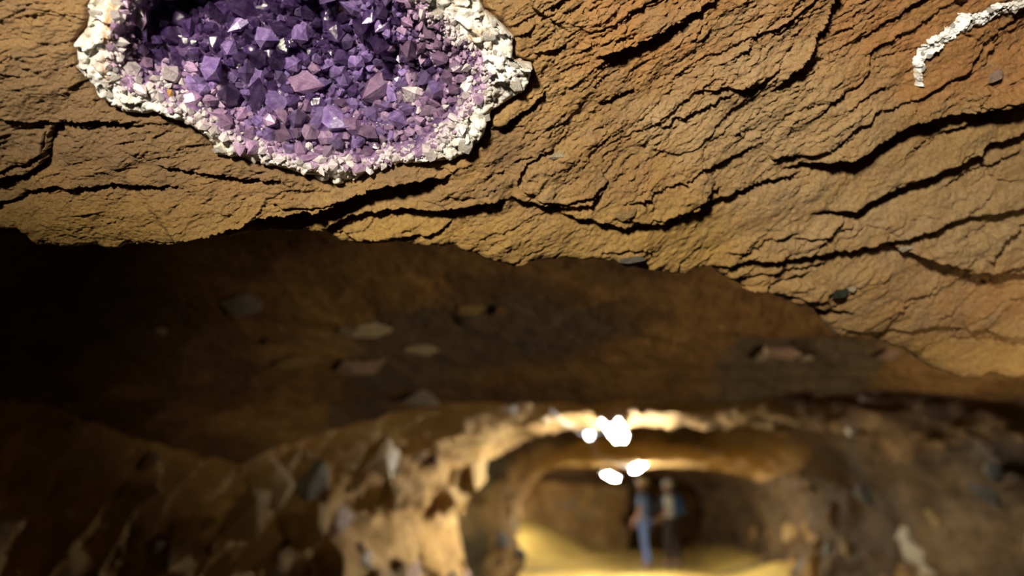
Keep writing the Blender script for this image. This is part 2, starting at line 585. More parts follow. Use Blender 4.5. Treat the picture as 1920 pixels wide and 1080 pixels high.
def face_attrs(me, Pf, Qf, sel=None):
    pick = (lambda z: z) if sel is None else (lambda z: z[sel])
    big = fbm(Pf / 240, Qf / 160, 12.0, 4)
    med = fbm(Pf / 70, strata_w(Pf, Qf) / 30, 15.0, 4)
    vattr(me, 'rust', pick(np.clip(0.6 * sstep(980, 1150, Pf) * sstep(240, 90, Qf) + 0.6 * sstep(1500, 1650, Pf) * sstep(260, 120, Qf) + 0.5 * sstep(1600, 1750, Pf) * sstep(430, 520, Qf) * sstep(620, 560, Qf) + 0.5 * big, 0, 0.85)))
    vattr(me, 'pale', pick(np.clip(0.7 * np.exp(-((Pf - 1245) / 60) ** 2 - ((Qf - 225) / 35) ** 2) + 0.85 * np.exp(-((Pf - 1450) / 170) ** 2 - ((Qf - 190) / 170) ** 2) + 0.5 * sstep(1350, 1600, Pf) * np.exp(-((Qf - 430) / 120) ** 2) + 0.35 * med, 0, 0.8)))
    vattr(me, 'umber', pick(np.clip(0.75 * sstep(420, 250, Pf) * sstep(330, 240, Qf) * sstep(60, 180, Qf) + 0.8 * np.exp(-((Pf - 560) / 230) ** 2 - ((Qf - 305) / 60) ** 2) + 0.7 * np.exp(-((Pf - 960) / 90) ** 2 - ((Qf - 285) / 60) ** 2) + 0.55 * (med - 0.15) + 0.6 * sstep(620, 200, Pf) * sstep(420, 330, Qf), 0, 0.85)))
    vattr(me, 'ochre', pick(np.clip(0.8 * sstep(340, 440, Qf) * sstep(1500, 1250, Pf) + 0.5 * sstep(600, 680, Qf) + 0.4 * big, 0, 0.85)))


NC, NR = 1080, 430
cols = np.linspace(-330, 2250, NC)
lip = np.interp(cols, [p[0] for p in LIP], [p[1] for p in LIP])
lip = lip + 4.0 * fbm(cols / 40, 0.5, 0.2, 4)
s = np.linspace(0, 1, NR)[:, None]
TOP = -330.0
P = np.broadcast_to(cols[None, :], (NR, NC)).copy()
Q = TOP + s * (lip[None, :] - TOP)
h = face_height(P, Q)
so = poly_sd(P, Q, OUTER)
h_out = h.copy()
h = h - 0.10 * sstep(10, 70, so) - 0.012 * sstep(-4, 10, so)
# roll the rock over at the lip
edge = lip[None, :] - Q
h -= 0.012 * np.exp(-edge / 7.0)
pts = face_points(P, Q, h)
# underside behind the lip: runs back and up to the tunnel roof
NB = 46
tb = np.linspace(0, 1, NB + 1)[1:, None]
last = pts[-1][None]
back = last + np.stack([np.zeros((NB, NC)), np.broadcast_to(tb ** 1.1 * 0.55, (NB, NC)), np.broadcast_to(0.34 * tb ** 0.75, (NB, NC))], -1)
nb_ = 0.02 * fbm(cols[None, :] / 120, tb * 6, 3.0, 4) * sstep(0, 0.2, tb)
back[..., 2] += nb_
pts = np.concatenate([pts, back], 0)
# the ledge runs on to both tunnel walls: unseen ends added against lamp spill
NX = 24
kx = (np.arange(NX, 0, -1) / NX)[None, :, None]
bump_l = (0.03 * fbm(np.linspace(0, 9, pts.shape[0])[:, None], np.linspace(0, 4, NX)[None], 0.4, 3))[..., None] * np.sin(kx * math.pi * 0.5)
left_x = pts[:, :1] + kx * np.array([-1.75, -0.15, -0.10]) + bump_l * np.array([0, -0.6, -0.5])
right_x = pts[:, -1:] + kx[:, ::-1] * np.array([1.8, 0.25, -0.30]) + bump_l[:, ::-1] * np.array([0, -0.6, -0.5])
pts = np.concatenate([left_x, pts, right_x], 1)
me, _ = grid_mesh('rock_ledge', pts)
Pf = np.pad(np.concatenate([P, np.broadcast_to(cols[None], (NB, NC))], 0), ((0, 0), (NX, NX)), 'edge')
Qf = np.pad(np.concatenate([Q, np.broadcast_to(lip[None] + 5, (NB, NC))], 0), ((0, 0), (NX, NX)), 'edge')
face_attrs(me, Pf, Qf)
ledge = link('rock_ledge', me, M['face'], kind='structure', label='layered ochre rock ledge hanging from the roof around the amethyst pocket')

# loose plates of the ledge, each with its own broken edge
PLATES = [
    ([(985, 296), (1010, 286), (1060, 280), (1100, 292), (1125, 312), (1140, 335), (1110, 362), (1060, 376), (1010, 370), (975, 350)], 0.006),
    ([(1165, 378), (1240, 352), (1320, 318), (1345, 340), (1330, 362), (1290, 390), (1240, 410), (1195, 414), (1160, 404)], 0.006),
    ([(1400, 548), (1480, 524), (1560, 536), (1545, 570), (1440, 554)], 0.007),
    ([(1800, 168), (1850, 158), (1925, 120), (1940, 176), (1860, 191), (1800, 201)], 0.006),
    ([(560, 352), (640, 358), (700, 344), (660, 366), (600, 382), (540, 386), (500, 372)], 0.005),
    ([(630, 440), (700, 402), (790, 398), (860, 410), (820, 440), (740, 452), (680, 458)], 0.006),
    ([(1690, 470), (1790, 440), (1880, 412), (1960, 420), (1950, 488), (1850, 500), (1790, 492)], 0.007),
    ([(0, 236), (95, 240), (86, 286), (58, 306), (-20, 320), (-60, 250)], 0.006),
]
for poly, th in PLATES:
    x0, x1 = min(p[0] for p in poly) - 8, max(p[0] for p in poly) + 8
    y0, y1 = min(p[1] for p in poly) - 8, max(p[1] for p in poly) + 8
    PQ, PP = np.meshgrid(np.arange(y0, y1, 2.5), np.arange(x0, x1, 2.5), indexing='ij')
    sd = poly_sd(PP, PQ, poly) + 5 * fbm(PP / 22, PQ / 22, 3.0, 3)
    hh = face_height(PP, PQ) + th * (2 * sstep(-2, 5, sd) - 1) + 0.002 * fbm(PP / 30, PQ / 14, 31.0, 3)
    me, us = grid_mesh('rock_plate', face_points(PP, PQ, hh), keep=sd > -3)
    face_attrs(me, PP, PQ, us.reshape(PP.shape))
    link('rock_plate', me, M['face'], ledge)

# ---------------------------------------------------------------- tunnel
VPX = 1190.0
# stations along the tunnel: Y, left wall x, right wall x, roof z above the eye, floor z
ST = np.array([
    (-1.8, -1.9, 2.5, 0.62, -1.5), (0.2, -1.9, 2.5, 0.62, -1.5), (0.9, -1.8, 2.5, 0.56, -1.5), (1.15, -1.75, 2.5, 0.50, -1.5), (1.5, -1.72, 2.5, 0.47, -1.5),
    (2.0, -1.7, 2.5, 0.38, -1.5), (2.38, -1.68, 2.5, 0.335, -1.5), (2.46, -1.68, 2.5, 0.42, -1.5), (2.7, -1.66, 2.5, 0.58, -1.5),
    (4.0, -1.6, 2.5, 0.66, -1.5), (5.2, -1.6, 2.5, 0.65, -1.5), (6.0, -1.6, 2.45, 0.615, -1.5), (6.1, -1.62, 2.45, 0.76, -1.5), (6.3, -1.62, 2.45, 0.92, -1.5), (6.5, -1.9, 2.4, 0.95, -1.5), (6.8, -2.7, 2.4, 0.95, -1.5),
    (7.8, -2.7, 2.4, 0.92, -1.5), (8.2, -1.95, 2.35, 0.80, -1.5), (8.5, -1.68, 2.3, 0.62, -1.5), (9.0, -1.68, 2.4, 0.61, -1.5), (10.4, -1.75, 2.5, 0.57, -1.5),
    (11.0, -2.6, 2.5, 0.54, -1.5), (12.2, -3.6, 2.5, 0.49, -1.5), (12.3, -3.7, 2.5, 0.62, -1.5), (12.6, -3.9, 2.5, 0.78, -1.5), (13.0, -4.2, 2.6, 0.82, -1.5), (16.0, -4.6, 2.4, 0.70, -1.5),
    (18.4, -4.6, 2.3, 0.62, -1.5), (19.2, -2.6, 2.0, 0.58, -1.5), (19.9, -0.25, 1.9, 0.50, -1.5), (24.0, -0.2, 1.9, 0.50, -1.5), (30.0, -0.2, 1.9, 0.45, -1.5)])


def station(Y):
    return [np.interp(Y, ST[:, 0], ST[:, k]) for k in (1, 2, 3, 4)]


def tunnel_point(Y, ang, rough=True):
    """ang 0 = foot of right wall .. pi = foot of left wall"""
    xl, xr, zc, zf = station(Y)
    n = 3.0
    c, s_ = np.cos(ang), np.sin(ang)
    zs = -0.55
    wx = np.where(c > 0, xr, -xl)
    X = np.sign(c) * np.abs(c) ** (2 / n) * wx
    Z = zs + np.abs(s_) ** (2 / n) * (zc - zs)
    return X, Z


# walls go straight down below the springing at z=-0.55
def tunnel_surface(Ys, ts):
    """t: 0..1 right wall upwards, 1..2 roof arch right to left, 2..3 left wall downwards"""
    Y, T = np.meshgrid(Ys, ts, indexing='ij')
    xl, xr, zc, zf = station(Y)
    ang = np.clip(T - 1, 0, 1) * math.pi
    X, Z = tunnel_point(Y, ang)
    Z = np.where(T < 1, zf + T * (-0.55 - zf), np.where(T > 2, -0.55 + (T - 2) * (zf + 0.55), Z))
    P0 = np.stack([X, Y, Z], -1)
    # inward normal, roughly
    cx, cz = (xl + xr) / 2, np.full_like(X, -0.5)
    nx = np.where(T < 1, -1.0, np.where(T > 2, 1.0, (cx - X) / 2)); nz = np.where((T < 1) | (T > 2), 0, (cz - Z))
    L = np.hypot(nx, nz) + 1e-6
    nx, nz = nx / L, nz / L
    near = sstep(3.5, 2.2, Y)
    wallish = np.clip(np.abs(T - 1.5) * 2 - 0.45, 0, 1)
    amp = 0.20 * (0.35 + wallish) * (1 - 0.7 * near)
    d = amp * fbm(X * 1.1, Y * 0.8, Z * 1.1, 5, 0.52)
    # bedding of the roof: plates that break off downwards
    t = Y * 1.6 + X * 0.25 + 0.9 * fbm(X * 0.7, Y * 0.6, 3.3, 3)
    f = t - np.floor(t)
    d = d + (1 - wallish) * 0.10 * (f ** 2) * (0.25 + 0.75 * (1 - near))
    t = Y * 5.2 + X * 0.9 + 1.1 * fbm(X * 1.7, Y * 1.7, 5.3, 3)
    f = t - np.floor(t)
    d = d + 0.025 * f ** 2
    w1, w2, idv = worley(Y * 3.0 + 0.5 * fbm(X, Y, Z, 2), Z * 3.0 + X * 1.5)
    d = d + wallish * 0.10 * (idv - 0.5)
    w1, w2, idv = worley(Y * 7.0 + 0.8 * fbm(X * 2, Y * 2, Z * 2, 2), Z * 7.0 + X * 3.5, 50)
    d = d + wallish * (0.07 * (idv - 0.5) + 0.04 * (0.5 - w1))
    P0[..., 0] += nx * d
    P0[..., 2] += nz * d
    return P0


Ys = np.concatenate([np.arange(-1.8, 1.0, 0.06), np.arange(1.0, 3.2, 0.012), np.arange(3.2, 13.2, 0.035), np.arange(13.2, 18.2, 0.1), np.arange(18.2, 20.2, 0.03), np.arange(20.2, 30.0, 0.15)])


def tunnel_piece(name, t0, t1, n, mat, label, Ysel=None):
    ts = np.linspace(t0, t1, n)
    pts = tunnel_surface(Ys if Ysel is None else Ysel, ts)
    pts[..., 2] += CAM[2]
    me, _ = grid_mesh(name, pts, flip=False)
    if name == 'ceiling':      # lamplit and shaded bands painted into the roof colour, plus mottling
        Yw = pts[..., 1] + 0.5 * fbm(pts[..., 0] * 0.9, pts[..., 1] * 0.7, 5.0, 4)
        bed_or_band = lambda a, b, w: sstep(a - w, a + w, Yw) * sstep(b + w, b - w, Yw)
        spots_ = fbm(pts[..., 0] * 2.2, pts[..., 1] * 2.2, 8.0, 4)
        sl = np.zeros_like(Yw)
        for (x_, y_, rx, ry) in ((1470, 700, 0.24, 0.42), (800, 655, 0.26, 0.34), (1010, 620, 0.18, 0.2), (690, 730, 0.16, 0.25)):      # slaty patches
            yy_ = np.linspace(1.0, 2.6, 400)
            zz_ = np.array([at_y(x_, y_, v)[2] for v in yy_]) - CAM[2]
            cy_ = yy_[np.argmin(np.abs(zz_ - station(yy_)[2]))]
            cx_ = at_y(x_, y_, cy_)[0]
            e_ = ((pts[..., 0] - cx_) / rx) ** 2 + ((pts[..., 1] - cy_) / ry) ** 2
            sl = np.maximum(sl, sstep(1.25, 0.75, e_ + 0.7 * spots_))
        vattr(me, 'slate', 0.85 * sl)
        vattr(me, 'pale', np.clip(0.9 * bed_or_band(3.0, 6.0, 0.25) * sstep(1.5, 0.7, pts[..., 0] + 0.5 * spots_) + 0.8 * bed_or_band(8.5, 12.2, 0.25) + 0.5 * spots_ - 0.1, 0, 0.9))
        vattr(me, 'dark', np.clip(0.85 * bed_or_band(6.3, 8.3, 0.2) + 0.8 * bed_or_band(12.4, 40, 0.3) + 0.8 * sstep(0.05, 0.35, -spots_) * sstep(3.0, 2.5, Yw), 0, 0.9))
    if name == 'wall_left':      # alcove shade painted into the rock colour as a dark greenish band
        Yw = pts[..., 1] + 0.35 * fbm(pts[..., 2] * 1.3, pts[..., 1] * 1.3, 5.0, 4)
        vattr(me, 'dark', 0.9 * sstep(6.35, 6.6, Yw) * sstep(8.5, 8.2, Yw))
    return link(name, me, mat, kind='structure', label=label)


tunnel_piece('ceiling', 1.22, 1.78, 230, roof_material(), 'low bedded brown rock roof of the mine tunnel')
wall_l = tunnel_piece('wall_left', 1.78, 3.0, 150, M['wall'], 'rough rubble rock wall on the lamp-lit side of the tunnel')
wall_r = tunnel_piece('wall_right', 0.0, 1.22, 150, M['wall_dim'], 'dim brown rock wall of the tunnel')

# floor with the heap that rises into the side chamber
gx = np.linspace(-5.2, 3.0, 180); gy = np.concatenate([np.arange(-1.8, 9, 0.12), np.arange(9, 30, 0.08)])
GY, GX = np.meshgrid(gy, gx, indexing='ij')
fz = -1.5 + 0.05 * fbm(GX * 0.8, GY * 0.8, 0.2, 4)
rise = sstep(-0.4, -3.4, GX) * sstep(14.6, 19.5, GY)
fz = fz + 0.95 * rise + 0.15 * np.exp(-((GY - 12.9) / 0.35) ** 2)
fz = fz + 0.25 * sstep(1.2, 2.4, GX) * sstep(5, 8, GY)
fpts = np.stack([GX, GY, fz + CAM[2]], -1)
kf = int(np.searchsorted(gy, 7.0))
me, _ = grid_mesh('floor', fpts[kf:])
Yw = GY[kf:] + 0.12 * GX[kf:] + 0.35 * fbm(GX[kf:] * 0.6, GY[kf:] * 0.6, 5.0, 3)
vattr(me, 'dark', 0.75 * sstep(13.5, 13.8, Yw) * sstep(14.8, 14.5, Yw))      # a darker stripe across the floor
link('floor', me, M['floor'], kind='structure', label='dusty yellow earth floor of the mine')
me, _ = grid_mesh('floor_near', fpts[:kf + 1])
link('floor_near', me, M['low_bounce'], kind='structure', label='unseen near floor, made dark to soak up bounced light')
# end of the tunnel
me, _ = grid_mesh('wall_end', np.stack([a := np.meshgrid(np.linspace(-4, 4, 60), np.linspace(-0.2, 2.6, 40))[0], 22 + 0.4 * fbm(a * 0.9, np.meshgrid(np.linspace(-4, 4, 60), np.linspace(-0.2, 2.6, 40))[1] * 0.9, 0.1, 4), np.meshgrid(np.linspace(-4, 4, 60), np.linspace(-0.2, 2.6, 40))[1]], -1))
link('wall_end', me, M['wall'], kind='structure', label='dark rock closing the far end of the tunnel')

# ---------------------------------------------------------------- amethyst geode
def geode_depth(si, P, Q):
    """how far the pocket lies behind the rock face"""
    dep = 0.040 * sstep(-4, 165, si) + 0.008 * sstep(0, 30, si)
    dep = dep + 0.060 * np.exp(-((P - 300) / 95) ** 2 - ((Q + 30) / 90) ** 2) * sstep(0, 50, si)
    return dep


def geode_height(P, Q):
    so, si = poly_sd(P, Q, OUTER), poly_sd(P, Q, INNER)
    hs = 0.016 * fbm(P / 520, Q / 420, 0.3, 3)
    hs = hs + 0.010 * sstep(0, 20, so) - 0.026 * (1 - sstep(-3, 12, so))
    w = fbm(P / 40, Q / 40, 2.2, 3)
    f1, f2, idv = worley((P + 14 * w) / 30, (Q + 14 * w) / 26, 77)
    rim = sstep(12, -16, si)
    hs = hs + rim * (0.004 * (idv - 0.5) + 0.006 * (0.5 - f1)) + rim * 0.013 * facets((P + 20 * w) / 44, (Q + 20 * w) / 38, 7)
    f1, f2, idv = worley((P + 6 * w) / 11, (Q + 6 * w) / 10, 17)
    hs = hs + 0.0022 * (idv - 0.5) + 0.0016 * (0.5 - f1)
    hs = hs + 0.006 * fbm(P / 60, Q / 50, 8.0, 3)
    return hs - geode_depth(si, P, Q), so, si


def geode_point(p, q):
    p, q = np.atleast_1d(np.asarray(p, float)), np.atleast_1d(np.asarray(q, float))
    hh, so, si = geode_height(p, q)
    return face_points(p, q, hh), so, si


geode = bpy.data.objects.new('amethyst_geode', None)
C.objects.link(geode)
G0 = Vector(face_points(np.array([600.0]), np.array([120.0]), np.array([-0.08]))[0])
geode.location = G0
geode['label'] = 'purple amethyst geode with a white quartz rim set in the ochre rock'
geode['category'] = 'geode'


def rim_material():
    t = NT('white_quartz_rim')
    co = t.coord()
    a = t.noise(45, 5, 0.6, co, 0.7)
    col = t.ramp(a, [(0.30, (0.46, 0.40, 0.30)), (0.46, (0.60, 0.58, 0.52)), (0.62, (0.70, 0.70, 0.67))])
    st = t.noise(26, 4, 0.6, co, 1.0)
    col = t.mix(t.ramp(st, [(0.60, 0.0), (0.72, 0.75)]), col, (0.42, 0.27, 0.11))
    col = t.mix(t.attr('lilac'), col, (0.42, 0.26, 0.46))
    col = t.mix(t.attr('bed_or_band'), col, (0.06, 0.028, 0.10))
    col = t.mix(t.attr('iron'), col, (0.40, 0.20, 0.06))
    n1 = t.bump(t.noise(260, 6, 0.7, co), 0.8, 0.003)
    t.principled(col, 0.38, n1, Specular_IOR_Level=0.5, Coat_Weight=0.25, Coat_Roughness=0.2)
    return t.m


pc = np.linspace(110, 1035, 470); qc = np.linspace(-245, 372, 310)
GQ, GP = np.meshgrid(qc, pc, indexing='ij')
gh, gso, gsi = geode_height(GP, GQ)
jit = 7 * fbm(GP / 24, GQ / 24, 1.0, 3)
gp = face_points(GP, GQ, gh) - np.array(G0)
me, used = grid_mesh('quartz_rim', gp, keep=(gso + jit > -5))
uu = used.reshape(GP.shape)
vn = fbm(GP / 50, GQ / 40, 4.0, 3)
vattr(me, 'lilac', np.clip(sstep(-14, 20, gsi + 26 * vn), 0, 1)[uu])
vattr(me, 'bed_or_band', np.clip(sstep(0, 24, gsi + 20 * vn), 0, 1)[uu])
vattr(me, 'iron', np.clip(0.9 * sstep(9, 0, gso + 8 * vn) + 0.9 * np.exp(-((GP - 214) / 10) ** 2) * sstep(120, 40, np.abs(GQ - 60)), 0, 0.9)[uu])
link('quartz_rim', me, rim_material(), geode, label='knobbly white quartz rim around the purple pocket')


def crystal_material(name, c, deep, rough=0.10, trans=0.55):
    t = NT(name)
    oi = t.n('ShaderNodeObjectInfo')
    co = t.coord()
    col = t.ramp(t.noise(0.8, 3, 0.6, co, 0.5), [(0.35, deep), (0.65, c)])
    hv = t.n('ShaderNodeHueSaturation')
    mr = t.n('ShaderNodeMapRange')
    t.l(oi.outputs['Random'], mr.inputs[0]); mr.inputs[3].default_value = 0.5; mr.inputs[4].default_value = 1.5
    t.l(mr.outputs[0], hv.inputs['Value']); t.l(col, hv.inputs['Color'])
    n1 = t.bump(t.noise(2.2, 5, 0.65, co), 0.25, 0.2)
    t.principled(hv.outputs[0], rough, n1, IOR=1.55, Transmission_Weight=trans, Specular_IOR_Level=0.8, Coat_Weight=0.8, Coat_Roughness=0.04)
    return t.m


CR = {
    'deep': crystal_material('deep_amethyst', (0.26, 0.16, 0.42), (0.075, 0.038, 0.16), 0.06, 0.8),
    'violet': crystal_material('violet_amethyst', (0.46, 0.33, 0.68), (0.20, 0.125, 0.37)),
    'mauve': crystal_material('mauve_amethyst', (0.50, 0.34, 0.52), (0.28, 0.16, 0.32)),
    'lilac': crystal_material('lilac_quartz', (0.62, 0.46, 0.64), (0.38, 0.24, 0.42), 0.09, 0.5),
    'clear': crystal_material('pale_quartz', (0.80, 0.76, 0.76), (0.58, 0.50, 0.52), 0.12, 0.4),
    'amber': crystal_material('iron_stained_quartz', (0.66, 0.40, 0.10), (0.36, 0.18, 0.05), 0.15, 0.2),
}
cmesh = [crystal_mesh('crystal', 100 + i) for i in range(10)]
for m_ in cmesh:
    m_.materials.append(CR['violet'])


def pick_colour(p, q, si, r):
    x = si + 34 * (r - 0.5) + 16 * math.sin(p * 0.045) * math.cos(q * 0.06)
    wide = 1.0 + 0.9 * (p > 780) + 0.6 * (p < 420 and q > 110)
    if x < 9 * wide:
        return 'clear' if r < 0.7 else 'lilac'
    if x < 34 * wide:
        return 'lilac' if r < 0.5 else ('mauve' if r < 0.9 else 'clear')
    if (p - 785) ** 2 + 3 * (q - 188) ** 2 < 1300:
        return 'clear'
    if p > 700 and q > 130 and r < 0.28:
        return 'lilac'
    if p < 620 and q < 190 - 0.1 * p:
        return 'deep' if r < 0.78 else 'violet'
    if q > 205 or (p < 420):
        return 'mauve' if r < 0.5 else 'violet'
    return 'violet' if r < 0.62 else ('deep' if r < 0.9 else 'mauve')


def surf_normal(p, q):
    e = 9.0
    a, _, _ = geode_point([p + e, p - e, p, p], [q, q, q + e, q - e])
    n = np.cross(a[0] - a[1], a[2] - a[3])
    n /= np.linalg.norm(n)
    return n if n @ NRM > 0 else -n


# dart throwing, big ones first
spots = []
big_n = 0
cand = rng.random((30000, 2)) * [760, 490] + [205, -165]
ci = poly_sd(cand[:, 0], cand[:, 1], INNER)
cell = {}
rr = rng.random(len(cand))
for i in range(len(cand)):
    if ci[i] < -9:
        continue
    p, q = cand[i]
    frac = i / len(cand)
    if frac < 0.004:
        R = 18
    elif frac < 0.02:
        R = 14
    elif frac < 0.10:
        R = 10.5
    elif frac < 0.3:
        R = 7.4
    else:
        R = 4.8
    shrink = 1.0 - 0.35 * sstep(60, 0, ci[i]) - 0.18 * sstep(620, 760, p)
    R *= shrink * (0.85 + 0.35 * rr[i])
    ok = True
    kx, ky = int(p // 40), int(q // 40)
    for a_ in (-1, 0, 1):
        for b_ in (-1, 0, 1):
            for (p2, q2, R2) in cell.get((kx + a_, ky + b_), ()):
                if (p - p2) ** 2 + (q - q2) ** 2 < (0.80 * (R + R2)) ** 2:
                    ok = False; break
            if not ok: break
        if not ok: break
    if ok:
        cell.setdefault((kx, ky), []).append((p, q, R))
        spots.append((p, q, R, ci[i], rr[i]))
vis = [s_ for s_ in spots if s_[1] > -30]
vis.sort(key=lambda s_: -s_[2])
parts = vis[:300]
chosen = set((s_[0], s_[1]) for s_ in parts)
rest = [s_ for s_ in spots if (s_[0], s_[1]) not in chosen]
sp = np.array([(s_[0], s_[1]) for s_ in spots])
pos_all, _, _ = geode_point(sp[:, 0], sp[:, 1])
pos_of = {(s_[0], s_[1]): pos_all[i] for i, s_ in enumerate(spots)}
E_ = 9.0
def _gp(dx, dy):
    return geode_point(sp[:, 0] + dx, sp[:, 1] + dy)[0]
nn = np.cross(_gp(E_, 0) - _gp(-E_, 0), _gp(0, E_) - _gp(0, -E_))
nn /= np.linalg.norm(nn, axis=1)[:, None]
nn *= np.sign(nn @ NRM)[:, None]
nrm_of = {(s_[0], s_[1]): nn[i] for i, s_ in enumerate(spots)}


def crystal_matrix(s_):
    p, q, R, si, r = s_
    n = Vector(nrm_of[(p, q)]) * 0.55 + Vector(NRM) * 0.45 + Vector(rng.normal(size=3)) * 0.42
    n.normalize()
    rot = n.to_track_quat('Z', 'Y') @ Euler((0, 0, rng.random() * 6.28)).to_quaternion()
    size = R * float(base_d(p, q)) / F * 1.12
    length = size * (0.8 + 0.8 * rng.random())
    loc = Vector(pos_of[(p, q)]) - n * size * 0.35 - G0
    return Matrix.LocRotScale(loc, rot, Vector((size, size, length)))


for i, s_ in enumerate(parts):
    o = bpy.data.objects.new('crystal', cmesh[i % len(cmesh)])
    C.objects.link(o)
    o.parent = geode
    o.matrix_local = crystal_matrix(s_)
    o.material_slots[0].link = 'OBJECT'
    key = pick_colour(*s_[:2], s_[3], s_[4])
    if i % 53 == 17 and s_[2] < 9:
        key = 'amber'
    o.material_slots[0].material = CR[key]

# the many small crystals between them
groups = {}
for s_ in rest:
    groups.setdefault(pick_colour(*s_[:2], s_[3], s_[4]), []).append(s_)
order = [k for k in ('deep', 'violet', 'mauve', 'lilac', 'clear') if k in groups]
Vs, Fs, Mi = [], [], []
base_v = [(np.array([v.co[:] for v in m_.vertices]), [tuple(f.vertices) for f in m_.polygons]) for m_ in cmesh]
off = 0
for gi, k in enumerate(order):
    for s_ in groups[k]:
        v, f = base_v[rng.integers(len(cmesh))]
        mat = np.array(crystal_matrix(s_))
        Vs.append(v @ mat[:3, :3].T + mat[:3, 3])
        Fs += [tuple(x + off for x in q_) for q_ in f]
        Mi += [gi] * len(f)
        off += len(v)
me = bpy.data.meshes.new('small_crystals')
me.from_pydata(np.concatenate(Vs).tolist(), [], Fs)
for k in order:
    me.materials.append(CR[k])
me.polygons.foreach_set('material_index', np.array(Mi, np.int32))
me.update()
sc_ = link('small_crystals', me, None, geode, kind='stuff')

# knobs of white quartz along the rim, each a piece of the geode
qmat = NT('rim_quartz_knob')
co = qmat.coord()
qc_ = qmat.ramp(qmat.noise(1.2, 4, 0.6, co, 0.5), [(0.34, (0.54, 0.46, 0.35)), (0.52, (0.62, 0.60, 0.55)), (0.7, (0.70, 0.69, 0.67))])
qmat.principled(qc_, 0.32, qmat.bump(qmat.noise(5, 6, 0.7, co), 0.7, 0.25), Specular_IOR_Level=0.6, Subsurface_Weight=0.0)
kn = [stone_mesh('quartz_knob', 300 + i, 20, 0.2) for i in range(8)]
for m_ in kn:
    m_.materials.append(qmat.m)
cnt = 0
for i in range(9000):
    p, q = rng.random() * 890 + 130, rng.random() * 400 - 40
    a_, b_ = poly_sd(np.array([p]), np.array([q]), OUTER)[0], poly_sd(np.array([p]), np.array([q]), INNER)[0]
    if a_ < 5 or b_ > -3:
        continue
    R = 5 + 13 * rng.random() ** 2
    if any((p - k[0]) ** 2 + (q - k[1]) ** 2 < (0.85 * (R + k[2])) ** 2 for k in cell.get('rim', ())):
        continue
    cell.setdefault('rim', []).append((p, q, R))
    o = bpy.data.objects.new('quartz_knob', kn[cnt % 8]); cnt += 1
    C.objects.link(o); o.parent = geode
    sz = R * float(base_d(p, q)) / F
    o.location = Vector(geode_point(p, q)[0][0]) - G0 - Vector(NRM) * sz * 0.15
    o.rotation_euler = (Vector(NRM) + Vector(rng.normal(size=3)) * 0.35).to_track_quat('Z', 'Y').to_euler()
    o.scale = (sz, sz * 0.8, sz * 0.45)
    if cnt >= 55:
        break

# ---------------------------------------------------------------- white vein and chips on the ledge
def on_face(p, q, lift=0.0):
    p, q = np.atleast_1d(np.asarray(p, float)), np.atleast_1d(np.asarray(q, float))
    return face_points(p, q, face_height(p, q) + lift)


VEIN = [(1717, 158), (1716, 135), (1719, 112), (1730, 94), (1748, 80), (1768, 66), (1790, 54), (1800, 42), (1812, 34), (1832, 36), (1850, 26), (1864, 14), (1885, 14), (1905, 4), (1935, -6), (1980, -20)]
VW = [9, 11, 12, 17, 20, 15, 16, 17, 20, 18, 13, 13, 15, 11, 10, 9]
vl = np.concatenate([[0], np.cumsum(np.hypot(*np.diff(np.array(VEIN), axis=0).T))])
vein = bpy.data.objects.new('quartz_vein', None); C.objects.link(vein)
V0 = Vector(on_face(1790, 60)[0]); vein.location = V0
vein['label'] = 'crooked white quartz vein streaking the upper corner of the rock ledge'; vein['category'] = 'mineral vein'
# a crusty ribbon
na, nw = 260, 26
tl = np.linspace(0, vl[-1], na)
vx, vy = np.interp(tl, vl, [v[0] for v in VEIN]), np.interp(tl, vl, [v[1] for v in VEIN])
tx, ty = np.gradient(vx), np.gradient(vy); L = np.hypot(tx, ty); tx, ty = tx / L, ty / L
wd = 0.85 * np.interp(tl, vl, VW) * (1 + 0.5 * fbm(tl / 12, 0.1, 0.7, 3))
ww = np.linspace(-1, 1, nw)
RP = vx[:, None] - ty[:, None] * ww * wd[:, None]; RQ = vy[:, None] + tx[:, None] * ww * wd[:, None]
fh = face_height(RP, RQ)
f1, f2, idv = worley(RP / 9, RQ / 9, 5)
fh = fh + 0.0035 * (1 - ww ** 2) + 0.004 * (idv - 0.45) * (1 - ww ** 4) - 0.006 * np.abs(ww) ** 6
me, _ = grid_mesh('vein_crust', face_points(RP, RQ, fh) - np.array(V0), smooth=False)
vm = NT('white_vein'); co = vm.coord()
vm.principled(vm.ramp(vm.noise(70, 5, 0.65, co), [(0.32, (0.40, 0.36, 0.28)), (0.45, (0.72, 0.72, 0.70)), (0.6, (0.86, 0.88, 0.88))]), 0.5, vm.bump(vm.noise(400, 5, 0.7, co), 0.8, 0.002))
link('vein_crust', me, vm.m, vein)
for i in range(34):
    t = rng.random() * (vl[-1] - 60)
    k = int(np.searchsorted(tl, t))
    p = vx[k] + rng.normal() * 5; q = vy[k] + rng.normal() * 5
    o = bpy.data.objects.new('quartz_grain', kn[i % 8]); C.objects.link(o); o.parent = vein
    sz = (3 + 5 * rng.random()) * float(base_d(p, q)) / F
    o.location = Vector(on_face(p, q, 0.002)[0]) - V0; o.rotation_euler = rng.random(3) * 6.28
    o.scale = (sz, sz, sz * 0.7)

smesh = [stone_mesh('stone', 500 + i) for i in range(12)]
for m_ in smesh:
    m_.materials.append(M['tan'])


def stone_at(name, loc, size, rot, mat, seed, parent=None, **kw):
    o = bpy.data.objects.new(name, smesh[seed % 12])
    C.objects.link(o)
    o.parent = parent
    o.location = loc; o.rotation_euler = rot; o.scale = size
    o.material_slots[0].link = 'OBJECT'; o.material_slots[0].material = mat
    for k, v in kw.items():
        o[k] = v
    return o


FQ = Vector(NRM).to_track_quat('Z', 'Y')


